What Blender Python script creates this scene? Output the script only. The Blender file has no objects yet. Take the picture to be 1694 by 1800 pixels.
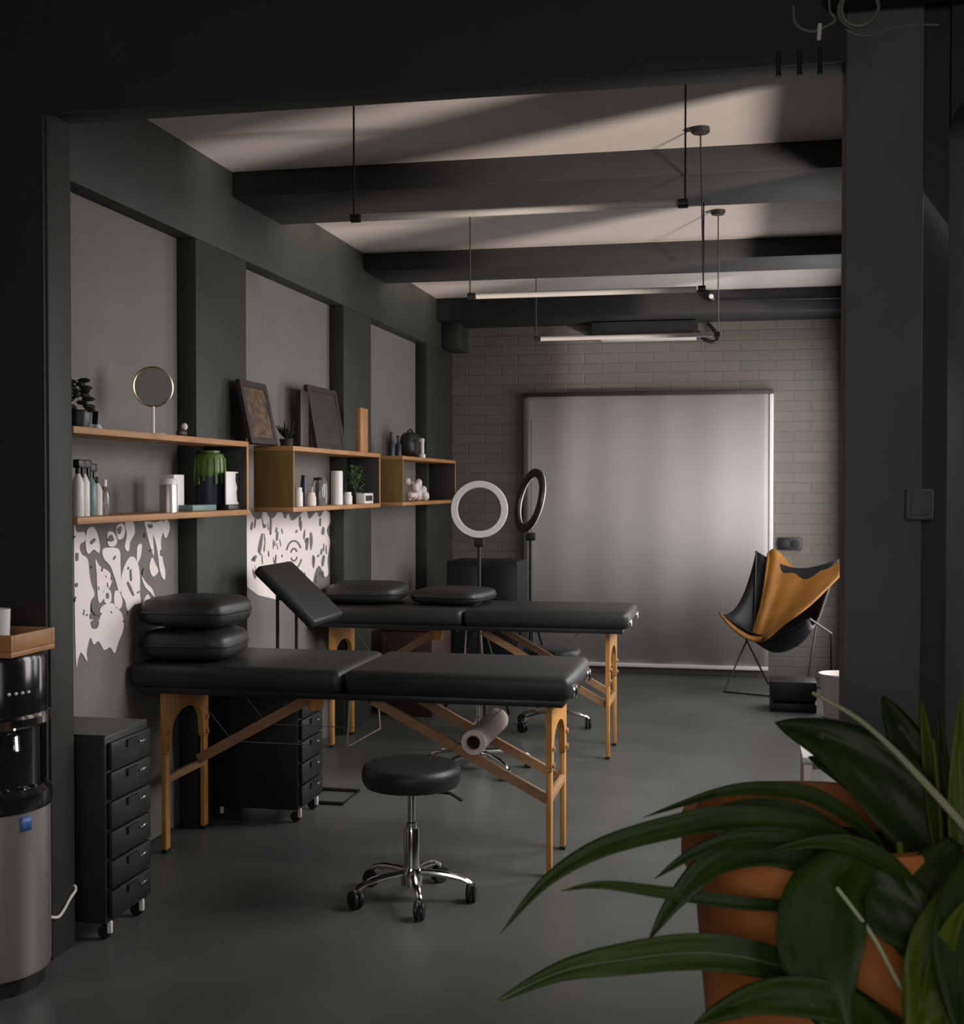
import bpy, bmesh, math, random
from mathutils import Vector, Matrix
from math import sin, cos, pi, radians as R, atan2, sqrt
random.seed(7)
S = bpy.context.scene
COL = S.collection

# ------------------------------------------------------------------ camera
F_PX, EYE = 2200.0, 1.40
YAW, PITCH = atan2(453, F_PX), atan2(45, F_PX)
cam = bpy.data.cameras.new('camera'); camo = bpy.data.objects.new('camera', cam); COL.objects.link(camo)
cam.sensor_fit = 'HORIZONTAL'; cam.sensor_width = 36; cam.lens = F_PX / 1694 * 36
cam.clip_start = 0.05; cam.clip_end = 200
camo.location = (0, 0, EYE); camo.rotation_euler = (pi / 2 - PITCH, 0, YAW)
cam.dof.use_dof = True; cam.dof.focus_distance = 4.8; cam.dof.aperture_fstop = 8
S.camera = camo
S.view_settings.view_transform = 'Standard'; S.view_settings.look = 'None'
S.view_settings.exposure = 0.0; S.view_settings.gamma = 1.0; S.view_settings.use_curve_mapping = False

# ------------------------------------------------------------------ light
w = bpy.data.worlds.new('world'); S.world = w; w.use_nodes = True
bg = w.node_tree.nodes['Background']; bg.inputs[0].default_value = (0.80, 0.88, 1.0, 1); bg.inputs[1].default_value = 0.15
def area(name, loc, target, sx, sy, power, col=(1, 1, 1), spread=180):
    l = bpy.data.lights.new(name, 'AREA'); l.shape = 'RECTANGLE'; l.size = sx; l.size_y = sy
    l.energy = power; l.color = col; l.spread = R(spread)
    o = bpy.data.objects.new(name, l); COL.objects.link(o); o.location = loc
    d = Vector(target) - Vector(loc); o.rotation_euler = d.to_track_quat('-Z', 'Y').to_euler()
    return o
XW = 0.72                                            # inner face of the window wall on the right
# y from, y to, sill, head, daylight power
WINDOWS = [(-0.20, 1.40, 0.80, 2.40, 11), (3.35, 3.60, 1.10, 2.40, 1.5), (4.00, 4.95, 1.10, 2.40, 24), (5.45, 6.55, 1.10, 2.40, 27), (7.55, 9.10, 0.30, 2.35, 44)]
for (a, b, z0, z1, p) in WINDOWS:
    area('daylight', (XW + 0.015, (a + b) / 2, (z0 + z1) / 2), (-3, (a + b) / 2, (z0 + z1) / 2 - (2.6 if 2 < a < 7 else 0.15)), b - a, z1 - z0, p, (1.0, 0.965, 0.95), 180 if a > 7 else 125)
sp = bpy.data.lights.new('sunlit_roof_below', 'SPOT'); sp.energy = 16500; sp.color = (1.0, 0.86, 0.76); sp.spot_size = R(22); sp.spot_blend = 0.15; sp.shadow_soft_size = 0.7
spo = bpy.data.objects.new('sunlit_roof_below', sp); COL.objects.link(spo); spo.location = (11.0, -1.5, -3.6)
spo.rotation_euler = (Vector((0.72, 4.75, 1.75)) - spo.location).to_track_quat('-Z', 'Y').to_euler()
area('near_room_fill', (-0.2, -1.55, 1.6), (-0.6, 4, 1.0), 1.8, 1.6, 36, (1.0, 0.96, 0.92))  # added fill lamp for the near room; the wall behind it is solid

# ------------------------------------------------------------------ pixel helpers: a pixel of the photo and one known coordinate give a point
_fw = Vector((-sin(YAW) * cos(PITCH), cos(YAW) * cos(PITCH), -sin(PITCH)))
_rt = Vector((cos(YAW), sin(YAW), 0)); _up = _rt.cross(_fw); _C = Vector((0, 0, EYE))
def _ray(px, py): return _fw * F_PX + _rt * (px - 847) - _up * (py - 900)
def at_x(px, py, X): d = _ray(px, py); return _C + d * (X / d.x)
def at_y(px, py, Y): d = _ray(px, py); return _C + d * (Y / d.y)
def at_z(px, py, Z): d = _ray(px, py); return _C + d * ((Z - EYE) / d.z)

# ------------------------------------------------------------------ materials
M = {}
def mat(name, col, rough=0.6, metal=0.0, spec=0.5, var=0.0, vscale=8.0, bump=0.0, bscale=60.0, coat=0.0, stretch=None, col2=None, sheen=0.0, trans=0.0):
    m = bpy.data.materials.new(name); m.use_nodes = True; nt = m.node_tree; b = nt.nodes['Principled BSDF']
    b.inputs['Base Color'].default_value = (*col, 1); b.inputs['Roughness'].default_value = rough
    b.inputs['Metallic'].default_value = metal; b.inputs['Specular IOR Level'].default_value = spec
    b.inputs['Coat Weight'].default_value = coat; b.inputs['Sheen Weight'].default_value = sheen
    b.inputs['Transmission Weight'].default_value = trans
    tc = nt.nodes.new('ShaderNodeTexCoord'); mp = nt.nodes.new('ShaderNodeMapping')
    nt.links.new(tc.outputs['Object'], mp.inputs[0])
    if stretch: mp.inputs['Scale'].default_value = stretch
    if var or col2:
        n = nt.nodes.new('ShaderNodeTexNoise'); n.inputs['Scale'].default_value = vscale; n.inputs['Detail'].default_value = 5
        nt.links.new(mp.outputs[0], n.inputs['Vector'])
        cr = nt.nodes.new('ShaderNodeValToRGB'); c2 = col2 or col
        cr.color_ramp.elements[0].position = 0.3; cr.color_ramp.elements[1].position = 0.7
        cr.color_ramp.elements[0].color = (*[c * (1 - var) for c in col], 1)
        cr.color_ramp.elements[1].color = (*[min(1, c * (1 + var)) for c in c2], 1)
        nt.links.new(n.outputs['Fac'], cr.inputs[0]); nt.links.new(cr.outputs[0], b.inputs['Base Color'])
    if bump:
        n2 = nt.nodes.new('ShaderNodeTexNoise'); n2.inputs['Scale'].default_value = bscale; n2.inputs['Detail'].default_value = 6
        nt.links.new(mp.outputs[0], n2.inputs['Vector'])
        bp = nt.nodes.new('ShaderNodeBump'); bp.inputs['Strength'].default_value = bump; bp.inputs['Distance'].default_value = 0.01
        nt.links.new(n2.outputs['Fac'], bp.inputs['Height']); nt.links.new(bp.outputs[0], b.inputs['Normal'])
    M[name] = m; return m
mat('panel_paint', (0.178, 0.165, 0.150), 0.75, var=0.06, vscale=5, bump=0.08)
mat('green_paint', (0.024, 0.0275, 0.022), 0.6, var=0.12, vscale=6, bump=0.08)
mat('black_paint', (0.028, 0.0255, 0.025), 0.6, var=0.1, vscale=6, bump=0.05)
mat('beam_paint', (0.020, 0.020, 0.021), 0.6, var=0.15, vscale=5, bump=0.1, stretch=(1, 8, 8))
mat('column_paint', (0.155, 0.155, 0.150), 0.7, var=0.08, vscale=5, bump=0.08)
mat('ceiling_paint', (0.44, 0.405, 0.38), 0.8, var=0.04, vscale=3, bump=0.05)
mat('floor_concrete', (0.088, 0.092, 0.086), 0.42, spec=0.45, var=0.16, vscale=2.2, bump=0.05, bscale=30, col2=(0.095, 0.098, 0.09))
mat('pine', (0.42, 0.20, 0.075), 0.5, var=0.18, vscale=5, stretch=(1, 1, 6), bump=0.03)
mat('beech', (0.62, 0.29, 0.075), 0.45, var=0.16, vscale=9, stretch=(8, 8, 1), bump=0.02)
mat('brace_wood', (0.44, 0.24, 0.12), 0.5, var=0.14, vscale=9, stretch=(1, 8, 8))
mat('plywood', (0.20, 0.115, 0.03), 0.6, var=0.12, vscale=6, stretch=(6, 6, 1))
mat('leather', (0.020, 0.0205, 0.0195), 0.45, spec=0.5, bump=0.08, bscale=90)
mat('black_plastic', (0.013, 0.013, 0.014), 0.4)
mat('black_metal', (0.014, 0.014, 0.016), 0.45, spec=0.4)
mat('cabinet_metal', (0.011, 0.0125, 0.014), 0.42, spec=0.5)
mat('black_canvas', (0.008, 0.008, 0.009), 0.5, spec=0.35)
mat('chrome', (0.75, 0.74, 0.73), 0.14, 1.0)
mat('steel', (0.50, 0.455, 0.445), 0.36, 0.8, stretch=(1, 1, 30), bump=0.02)
mat('white_paint', (0.88, 0.79, 0.77), 0.6)
mat('white_plastic', (0.82, 0.79, 0.77), 0.35)
mat('ring_white', (0.80, 0.75, 0.74), 0.4)
mat('gloss_black', (0.012, 0.012, 0.013), 0.16)
mat('cabinet_top_lit', (0.07, 0.072, 0.068), 0.5)
mat('paper', (0.86, 0.74, 0.69), 0.8, bump=0.06, bscale=40)
mat('card_brown', (0.22, 0.15, 0.10), 0.8)
mat('blind_fabric', (0.50, 0.475, 0.465), 0.8, var=0.03, vscale=2, bump=0.04, bscale=200)
mat('mustard', (0.215, 0.088, 0.012), 0.65, spec=0.25, var=0.25, vscale=7, bump=0.12, bscale=14)
mat('terracotta', (0.62, 0.21, 0.05), 0.65, var=0.12, vscale=7, bump=0.06)
mat('soil', (0.03, 0.02, 0.013), 0.9, var=0.3, vscale=40, bump=0.4)
mat('leaf', (0.030, 0.050, 0.008), 0.42, spec=0.16, var=0.28, vscale=5)
mat('leaf_pale', (0.085, 0.125, 0.012), 0.45, spec=0.2, var=0.25, vscale=5)
mat('leaf_rib', (0.09, 0.12, 0.05), 0.45)
mat('leaf_stem', (0.42, 0.44, 0.26), 0.4)
mat('small_leaf', (0.07, 0.14, 0.05), 0.45, var=0.3, vscale=10)
mat('dark_leaf', (0.025, 0.028, 0.022), 0.5, var=0.3, vscale=10)
mat('cord_grey', (0.20, 0.19, 0.17), 0.5)
mat('teal', (0.16, 0.25, 0.25), 0.4)
mat('navy', (0.018, 0.024, 0.05), 0.4)
mat('bronze', (0.10, 0.055, 0.028), 0.5, var=0.7, vscale=26, bump=0.6, bscale=24)
mat('dark_wood', (0.030, 0.020, 0.016), 0.5, var=0.2, vscale=6)
mat('art_dark', (0.026, 0.024, 0.022), 0.5, col2=(0.035, 0.028, 0.024), var=0.3, vscale=14)
mat('gold', (0.72, 0.58, 0.36), 0.3, 1.0)
mat('mirror_glass', (0.40, 0.39, 0.36), 0.08, 0.55)
mat('blue_sticker', (0.05, 0.14, 0.42), 0.4)
mat('ink', (0.012, 0.012, 0.013), 0.6)
mat('clear_glass', (0.9, 0.93, 0.93), 0.05, trans=0.95)
mat('brown_box', (0.045, 0.020, 0.016), 0.6, var=0.2)
mat('jar_green', (0.10, 0.19, 0.035), 0.4, var=0.4, vscale=20)
mat('off_tube', (0.52, 0.49, 0.46), 0.4)
# painted brick
def brick():
    m = bpy.data.materials.new('painted_brick'); m.use_nodes = True; nt = m.node_tree; b = nt.nodes['Principled BSDF']
    tc = nt.nodes.new('ShaderNodeTexCoord'); mp = nt.nodes.new('ShaderNodeMapping'); mp.inputs['Rotation'].default_value = (R(90), 0, 0)
    br = nt.nodes.new('ShaderNodeTexBrick'); br.inputs['Scale'].default_value = 1.0
    br.inputs['Brick Width'].default_value = 0.255; br.inputs['Row Height'].default_value = 0.075; br.inputs['Mortar Size'].default_value = 0.006
    br.inputs['Mortar Smooth'].default_value = 0.6
    br.inputs['Color1'].default_value = (0.172, 0.158, 0.134, 1); br.inputs['Color2'].default_value = (0.150, 0.139, 0.118, 1); br.inputs['Mortar'].default_value = (0.140, 0.131, 0.112, 1)
    nt.links.new(tc.outputs['Object'], mp.inputs[0]); nt.links.new(mp.outputs[0], br.inputs['Vector'])
    nt.links.new(br.outputs['Color'], b.inputs['Base Color']); b.inputs['Roughness'].default_value = 0.6
    n = nt.nodes.new('ShaderNodeTexNoise'); n.inputs['Scale'].default_value = 25; nt.links.new(tc.outputs['Object'], n.inputs['Vector'])
    mx = nt.nodes.new('ShaderNodeMath'); mx.operation = 'MULTIPLY_ADD'; mx.inputs[1].default_value = -1.0
    ms = nt.nodes.new('ShaderNodeMath'); ms.operation = 'MULTIPLY'; ms.inputs[1].default_value = 0.35
    nt.links.new(n.outputs['Fac'], ms.inputs[0]); nt.links.new(br.outputs['Fac'], mx.inputs[0]); nt.links.new(ms.outputs[0], mx.inputs[2])
    bp = nt.nodes.new('ShaderNodeBump'); bp.inputs['Strength'].default_value = 0.35; bp.inputs['Distance'].default_value = 0.012
    nt.links.new(mx.outputs[0], bp.inputs['Height']); nt.links.new(bp.outputs[0], b.inputs['Normal'])
    M['painted_brick'] = m
brick()

# ------------------------------------------------------------------ mesh helpers
class MB:
    def __init__(s): s.bm = bmesh.new()
    def box(s, x0, x1, y0, y1, z0, z1, bev=0.0, seg=2, mtx=None):
        vs = [s.bm.verts.new((x, y, z)) for x in (x0, x1) for y in (y0, y1) for z in (z0, z1)]
        fs = [s.bm.faces.new([vs[i] for i in f]) for f in ((0, 1, 3, 2), (4, 6, 7, 5), (0, 4, 5, 1), (2, 3, 7, 6), (0, 2, 6, 4), (1, 5, 7, 3))]
        if bev:
            es = list({e for f in fs for e in f.edges})
            r = bmesh.ops.bevel(s.bm, geom=es, offset=bev, segments=seg, profile=0.5, affect='EDGES')
            vs = list({v for f in r['faces'] for v in f.verts} | {v for v in vs if v.is_valid})
        if mtx:
            for v in vs:
                if v.is_valid: v.co = mtx @ v.co
        return s
    def tube(s, pts, r, n=8, cap=True):
        pts = [Vector(p) for p in pts]; k = len(pts)
        rs = r if isinstance(r, (list, tuple)) else [r] * k
        rings = []; prev = None
        for i, p in enumerate(pts):
            t = (pts[min(i + 1, k - 1)] - pts[max(i - 1, 0)]).normalized()
            if prev is None:
                a = Vector((0, 0, 1)) if abs(t.z) < 0.9 else Vector((1, 0, 0)); u = t.cross(a).normalized()
            else:
                u = (prev - t * prev.dot(t)).normalized()
            prev = u; v = t.cross(u)
            rings.append([s.bm.verts.new(p + (u * cos(2 * pi * j / n) + v * sin(2 * pi * j / n)) * rs[i]) for j in range(n)])
        for a, b in zip(rings, rings[1:]):
            for j in range(n): s.bm.faces.new((a[j], a[(j + 1) % n], b[(j + 1) % n], b[j]))
        if cap: s.bm.faces.new(rings[0][::-1]); s.bm.faces.new(rings[-1])
        return s
    def lathe(s, prof, c=(0, 0, 0), n=24, mtx=None, sx=1.0, sy=1.0):
        c = Vector(c); rings = []
        for r, z in prof:
            if r < 1e-6: p = [Vector((0, 0, z))]
            else: p = [Vector((r * sx * cos(2 * pi * j / n), r * sy * sin(2 * pi * j / n), z)) for j in range(n)]
            rings.append([s.bm.verts.new(c + (mtx @ q if mtx else q)) for q in p])
        for a, b in zip(rings, rings[1:]):
            for j in range(n):
                k = (j + 1) % n
                if len(a) == 1 and len(b) == 1: continue
                if len(a) == 1: s.bm.faces.new((a[0], b[k], b[j]))
                elif len(b) == 1: s.bm.faces.new((a[j], a[k], b[0]))
                else: s.bm.faces.new((a[j], a[k], b[k], b[j]))
        return s
    def prism(s, poly, d, flip=False):
        """poly: 3D points of a flat outline, d: extrusion vector"""
        d = Vector(d); a = [s.bm.verts.new(Vector(p)) for p in poly]; b = [s.bm.verts.new(Vector(p) + d) for p in poly]
        n = len(a)
        s.bm.faces.new(a[::-1]); s.bm.faces.new(b)
        for i in range(n): s.bm.faces.new((a[i], a[(i + 1) % n], b[(i + 1) % n], b[i]))
        return s
    def bar(s, p0, p1, wy, h):
        """rectangular bar from p0 to p1, width wy across, height h"""
        p0 = Vector(p0); p1 = Vector(p1); t = (p1 - p0).normalized(); u = Vector((0, 0, 1)).cross(t)
        u = u.normalized() if u.length > 1e-4 else Vector((0, 1, 0)); v = t.cross(u)
        c = [u * a + v * b for a, b in ((-wy / 2, -h / 2), (wy / 2, -h / 2), (wy / 2, h / 2), (-wy / 2, h / 2))]
        return s.prism([p0 + q for q in c], p1 - p0)
    def superell(s, a, b, c, ctr, e1=0.45, e2=0.35, nu=28, nv=14, mtx=None):
        f = lambda x, e: math.copysign(abs(x) ** e, x)
        rings = []
        for i in range(nv + 1):
            th = -pi / 2 + pi * i / nv
            if i in (0, nv): pts = [Vector((0, 0, c * f(sin(th), e1)))]
            else: pts = [Vector((a * f(cos(th), e1) * f(cos(2 * pi * j / nu), e2), b * f(cos(th), e1) * f(sin(2 * pi * j / nu), e2), c * f(sin(th), e1))) for j in range(nu)]
            rings.append([s.bm.verts.new(Vector(ctr) + (mtx @ q if mtx else q)) for q in pts])
        for A, B in zip(rings, rings[1:]):
            for j in range(nu):
                k = (j + 1) % nu
                if len(A) == 1: s.bm.faces.new((A[0], B[k], B[j]))
                elif len(B) == 1: s.bm.faces.new((A[j], A[k], B[0]))
                else: s.bm.faces.new((A[j], A[k], B[k], B[j]))
        return s
    def grid(s, P):
        V = [[s.bm.verts.new(p) for p in row] for row in P]
        for a, b in zip(V, V[1:]):
            for j in range(len(a) - 1): s.bm.faces.new((a[j], a[j + 1], b[j + 1], b[j]))
        return s
    def build(s, name, m, parent=None, smooth=35, origin=None, thick=0):
        bmesh.ops.recalc_face_normals(s.bm, faces=s.bm.faces[:])
        me = bpy.data.meshes.new(name); s.bm.to_mesh(me); s.bm.free()
        o = bpy.data.objects.new(name, me); COL.objects.link(o)
        if parent is None:
            if origin is None:
                cs = [v.co for v in me.vertices]
                origin = Vector(((min(c.x for c in cs) + max(c.x for c in cs)) / 2, (min(c.y for c in cs) + max(c.y for c in cs)) / 2, min(c.z for c in cs)))
            off = Vector(origin); o.location = off
        else:
            off = Vector((0, 0, 0)); p = parent
            while p: off = off + p.location; p = p.parent
            o.parent = parent
        me.transform(Matrix.Translation(-off))
        mm = M[m] if isinstance(m, str) else m
        me.materials.append(mm)
        if smooth:
            me.shade_smooth(); me.set_sharp_from_angle(angle=R(smooth))
        if thick:
            md = o.modifiers.new('thickness', 'SOLIDIFY'); md.thickness = thick; md.offset = 0
        return o
def tag(o, label, cat, group=None, kind=None):
    o['label'] = label; o['category'] = cat
    if group: o['group'] = group
    if kind: o['kind'] = kind
    return o
def thing(name, label, cat, loc=(0, 0, 0), group=None):
    o = bpy.data.objects.new(name, None); COL.objects.link(o); o.location = loc; o.empty_display_size = 0.1
    return tag(o, label, cat, group)
def struct(name, mb, m, label=None, parent=None, smooth=35):
    o = mb.build(name, m, parent, smooth)
    if parent is None:
        o['kind'] = 'structure'
        if label: o['label'] = label; o['category'] = name.split('_')[0]
    return o
def dup(root, loc, label, rotz=None, group=None):
    r = root.copy(); COL.objects.link(r); r.location = loc; r['label'] = label
    if rotz is not None: r.rotation_euler.z = rotz
    if group: r['group'] = group
    for ch in list(root.children):
        c = ch.copy(); COL.objects.link(c); c.parent = r
        for g in list(ch.children):
            d = g.copy(); COL.objects.link(d); d.parent = c
    return r
def smoothpts(pts, n=6):
    pts = [Vector(p) for p in pts]; out = []
    for i in range(len(pts) - 1):
        p0 = pts[max(i - 1, 0)]; p1 = pts[i]; p2 = pts[i + 1]; p3 = pts[min(i + 2, len(pts) - 1)]
        for k in range(n):
            t = k / n
            out.append(0.5 * ((2 * p1) + (p2 - p0) * t + (2 * p0 - 5 * p1 + 4 * p2 - p3) * t * t + (3 * p1 - p0 - 3 * p2 + p3) * t ** 3))
    out.append(pts[-1]); return out

# ================================================================== SETTING
WX, PX, YB, ZC = -2.255, -2.17, 9.40, 2.77           # recessed wall, pilaster face, back wall, ceiling
JY0, JY1 = 3.34, 3.47                                 # dividing wall
struct('floor', MB().box(-3.2, 1.0, -1.6, YB + 0.2, -0.1, 0), 'floor_concrete', 'grey green polished concrete floor')
struct('ceiling', MB().box(-3.2, 1.0, JY1, YB + 0.2, ZC, ZC + 0.1), 'ceiling_paint', 'white painted ceiling between dark beams')
struct('ceiling_front', MB().box(-3.2, 1.0, -1.6, JY0 + 0.1, 2.95, 3.05), 'black_paint', 'black ceiling of the near room')
struct('wall_left', MB().box(WX - 0.15, WX, JY1, YB, 0, ZC), 'panel_paint', 'pale grey left wall panels between pilasters')
struct('wall_back', MB().box(WX, XW, YB, YB + 0.15, 0, ZC), 'painted_brick', 'painted brick back wall behind the roller blind')
struct('wall_near_left', MB().box(-3.2, -3.05, -1.6, JY0, 0, 2.95), 'black_paint')
struct('wall_near_back', MB().box(-3.05, XW, -1.75, -1.6, 0, 2.95), 'green_paint')
# right wall with window openings, hidden from the photo behind the column
mb = MB(); ys = [-1.6] + [v for q in WINDOWS for v in q[:2]] + [YB]
mb.box(XW, XW + 0.14, -1.6, YB, WINDOWS[0][3], 2.95)
for i in range(0, len(ys), 2): mb.box(XW, XW + 0.14, ys[i], ys[i + 1], 0, WINDOWS[0][3])
for q in WINDOWS: mb.box(XW, XW + 0.14, q[0], q[1], 0, q[2])
struct('wall_right', mb, 'green_paint', 'dark wall with windows on the right')
for i, (a, b, WZ0, WZ1, p) in enumerate(WINDOWS):
    f = MB()
    for y0, y1, z0, z1 in ((a, a + 0.04, WZ0, WZ1), (b - 0.04, b, WZ0, WZ1), (a + 0.04, b - 0.04, WZ0, WZ0 + 0.04), (a + 0.04, b - 0.04, WZ1 - 0.04, WZ1)):
        f.box(XW + 0.05, XW + 0.09, y0, y1, z0, z1)
    struct('window_%d' % (i + 1), f, 'black_metal')
# dividing wall: left stub, header, column and the piece beyond it
struct('wall_divider_left', MB().box(-3.05, -1.982, JY0, JY1, 0, 2.95, 0.004), 'green_paint', 'dark end wall on the left of the opening')
struct('trim_1', MB().box(-3.05, -1.990, JY0 - 0.012, JY0, 0.0, 2.95), 'black_paint', 'black front face of the left end wall')
struct('wall_divider_header', MB().box(-1.982, 0.262, JY0, JY1, 2.492, 2.95, 0.004), 'green_paint', 'dark header above the wide opening')
struct('trim_2', MB().box(-1.990, 0.262, JY0 - 0.012, JY0, 2.482, 2.95), 'black_paint', 'black front face of the header')
struct('wall_divider_column', MB().box(0.262, 0.452, JY0, JY1, 0, 2.95, 0.004), 'column_paint', 'dark grey column on the right of the opening')
struct('trim_3', MB().box(0.452, 0.517, JY0 + 0.03, JY1, 0, 2.95), 'black_paint', 'black recessed edge of the column')
# header over the narrow opening right of the column, with a rounded corner
poly = [(0.517, JY0, 2.95), (XW, JY0, 2.95), (XW, JY0, 2.37)]
for k in range(9):
    t = pi / 2 * k / 8
    poly.append((0.517 + 0.06 * (1 - sin(t)), JY0, 2.31 + 0.06 * cos(t)))
struct('wall_divider_arch', MB().prism(poly, (0, 0.13, 0)), 'black_paint')
struct('wall_return', MB().box(0.56, XW, 3.74, 3.84, 0, ZC), 'column_paint', 'grey wall seen beyond the column')
struct('trim_4', MB().box(0.20, 0.56, 3.0, JY0 - 0.012, 2.60, 2.95, 0.03, 3), 'black_paint', 'dark beam end above the column')
# pilasters and ledger on the left wall
for i, (a, b) in enumerate(((4.77, 5.30), (6.71, 7.24), (8.61, YB))):
    struct('trim_%d' % (5 + i), MB().box(WX, PX, a, b, 0, 2.41, 0.004), 'green_paint', 'dark green wall pilaster')
struct('trim_8', MB().box(WX, PX, JY1, YB, 2.41, ZC, 0.004), 'green_paint', 'dark green beam along the top of the left wall')
struct('trim_9', MB().box(PX, -2.045, 9.05, YB, 2.42, 2.61, 0.004), 'green_paint')
for i, (a, b, z) in enumerate(((5.15, 5.74, 2.66), (7.10, 7.56, 2.665), (8.90, YB, 2.61))):
    struct('trim_%d' % (10 + i), MB().box(PX, XW, a, b, z, ZC, 0.006), 'beam_paint', 'dark ceiling beam')
struct('baseboard_left', MB().box(WX, WX + 0.012, JY1, 4.77, 0, 0.012), 'green_paint')

# painted mural on the recessed wall panels (drips), outlines in wall coordinates
def closed_smooth(p, n=4):
    k = len(p); out = []
    for i in range(k):
        a, b, c, d = [Vector(p[(i + j - 1) % k]) for j in range(4)]
        for q in range(n):
            t = q / n
            out.append(0.5 * ((2 * b) + (c - a) * t + (2 * a - 5 * b + 4 * c - d) * t * t + (3 * b - a - 3 * c + d) * t ** 3) if True else b)
    return out
def mural(polys, sx, X, t):
    mb = MB()
    for p in polys:
        p = closed_smooth(p) if len(p) < 60 else p
        mb.prism([at_x(100 + q[0] * 0.307, 860 + q[1] * 0.307, X) for q in p], (t, 0, 0))
    return mb
P1 = [[(93,210),(108,245),(150,245),(158,290),(125,320),(135,370),(170,400),(180,480),(190,540),(210,600),(190,640),(185,700),(195,745),(240,745),(245,680),(300,650),(335,675),(370,720),(375,800),(345,880),(325,940),(300,905),(265,920),(232,870),(205,890),(185,850),(165,930),(168,985),(145,950),(130,935),(115,975),(105,1005),(97,700)],
 [(165,240),(200,215),(225,250),(240,320),(235,365),(205,345),(175,370),(160,330)], [(285,250),(315,245),(340,290),(325,325),(290,320)],
 [(255,350),(285,335),(350,345),(358,430),(362,570),(350,590),(330,520),(300,440),(265,400)], [(215,400),(240,440),(290,470),(310,520),(290,570),(260,580),(265,620),(235,650),(225,560),(222,480)],
 [(335,215),(370,195),(385,230),(375,275),(345,285)], [(385,190),(430,185),(440,250),(415,300),(405,355),(383,330),(395,260)],
 [(430,385),(460,430),(470,500),(470,600),(475,650),(440,660),(400,695),(385,640),(365,600),(365,500),(395,410)],
 [(500,185),(560,190),(600,180),(605,230),(590,300),(600,400),(615,470),(610,520),(585,470),(570,350),(545,260),(550,380),(525,310),(505,230)],
 [(610,180),(635,185),(640,230),(620,280),(605,250)], [(540,390),(560,430),(575,470),(545,500),(525,450)], [(325,590),(350,585),(370,640),(355,685),(325,665)],
 [(455,330),(480,315),(475,380),(455,420)], [(480,500),(510,540),(540,570),(555,620),(530,590),(500,560)], [(500,620),(520,605),(540,660),(510,680),(485,670)],
 [(265,575),(300,580),(305,640),(270,650)]]
K1 = [[(105,370),(118,365),(120,400),(108,410)], [(103,540),(116,538),(114,560),(104,556)], [(195,640),(212,640),(215,700),(198,695)], [(215,705),(250,708),(248,722),(216,720)],
 [(195,755),(235,752),(228,795),(200,792)], [(190,300),(212,280),(218,292),(196,315)], [(295,270),(312,262),(322,290),(303,300)], [(345,225),(366,215),(362,250),(350,255)],
 [(520,200),(545,205),(540,222),(525,220)], [(415,470),(423,460),(426,520),(418,520)], [(280,600),(292,595),(294,622),(284,625)], [(400,540),(410,535),(438,600),(430,606)], [(590,350),(597,350),(600,380),(592,380)]]
P2 = [[(1085,140),(1130,170),(1165,165),(1180,115),(1215,165),(1240,160),(1275,115),(1300,170),(1320,140),(1340,180),(1385,150),(1420,115),(1440,170),(1480,130),(1500,160),(1530,120),(1572,150),(1560,190),(1540,240),(1560,300),(1545,400),(1550,480),(1530,500),(1500,440),(1475,470),(1455,560),(1440,600),(1400,640),(1085,560)]]
K2 = [[(1165,265),(1178,258),(1170,330),(1160,365),(1148,350)], [(1180,200),(1195,205),(1192,220),(1178,218)], [(1218,170),(1226,168),(1226,250),(1216,255)], [(1446,260),(1456,250),(1462,300),(1450,350)], [(1520,215),(1530,230),(1525,262),(1512,250)],
 [(1385,160),(1395,160),(1392,215),(1384,210)], [(1502,170),(1510,170),(1508,210),(1500,206)], [(1520,380),(1532,385),(1522,440),(1512,430)], [(1462,380),(1474,390),(1470,450),(1460,430)], [(1115,395),(1128,398),(1124,412),(1112,408)],
 [(1425,290),(1440,280),(1432,345),(1422,340)], [(1255,250),(1265,245),(1262,290),(1252,290)], [(1395,480),(1405,475),(1400,520),(1390,510)]]
rs = random.Random(3)
for k in range(46):
    cx, cy = rs.uniform(1105, 1540), rs.uniform(190, 520)
    if abs(cx - 1355) < 62 and abs(cy - 375) < 98: continue
    l, w_, sl = rs.uniform(8, 34), rs.uniform(2.2, 5), rs.uniform(-8, 8)
    K2.append([(cx, cy - l), (cx + w_, cy - l * .3), (cx + sl + w_ * .6, cy + l), (cx + sl - w_, cy + l * .4)])
for k in range(26):
    cx, cy = rs.uniform(100, 600), rs.uniform(240, 860)
    l, w_, sl = rs.uniform(6, 18), rs.uniform(2, 4), rs.uniform(-8, 8)
    K1.append([(cx, cy - l), (cx + w_, cy - l * .3), (cx + sl + w_ * .6, cy + l), (cx + sl - w_, cy + l * .4)])
for k, (ra, rb) in enumerate(((22, 40), (48, 84))):                # ringed eye: two broken rings
    for a0, a1 in ((20, 150), (200, 330)):
        o_ = [(1355 + ra * cos(R(a)), 375 + rb * sin(R(a))) for a in range(a0, a1 + 1, 13)]
        i_ = [(1355 + (ra - 7) * cos(R(a)), 375 + (rb - 10) * sin(R(a))) for a in range(a1 - a1 % 1, a0 - 1, -13)]
        K2.append(o_ + i_)
mu = mural(P1, 1, WX - 0.001, 0.004).build('wall_mural', 'white_paint', None, 0)
tag(mu, 'white dripping paint mural on the nearest wall panel behind the stacked cushions', 'mural', 'white drip murals')
for q in K1: mural([q], 1, WX + 0.0025, 0.003).build('mural_marking', 'panel_paint', mu, 0)
mu2 = mural(P2, 1, WX - 0.001, 0.004).build('wall_mural', 'white_paint', None, 0)
tag(mu2, 'white dripping paint mural with a ringed eye on the second wall panel', 'mural', 'white drip murals')
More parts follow.
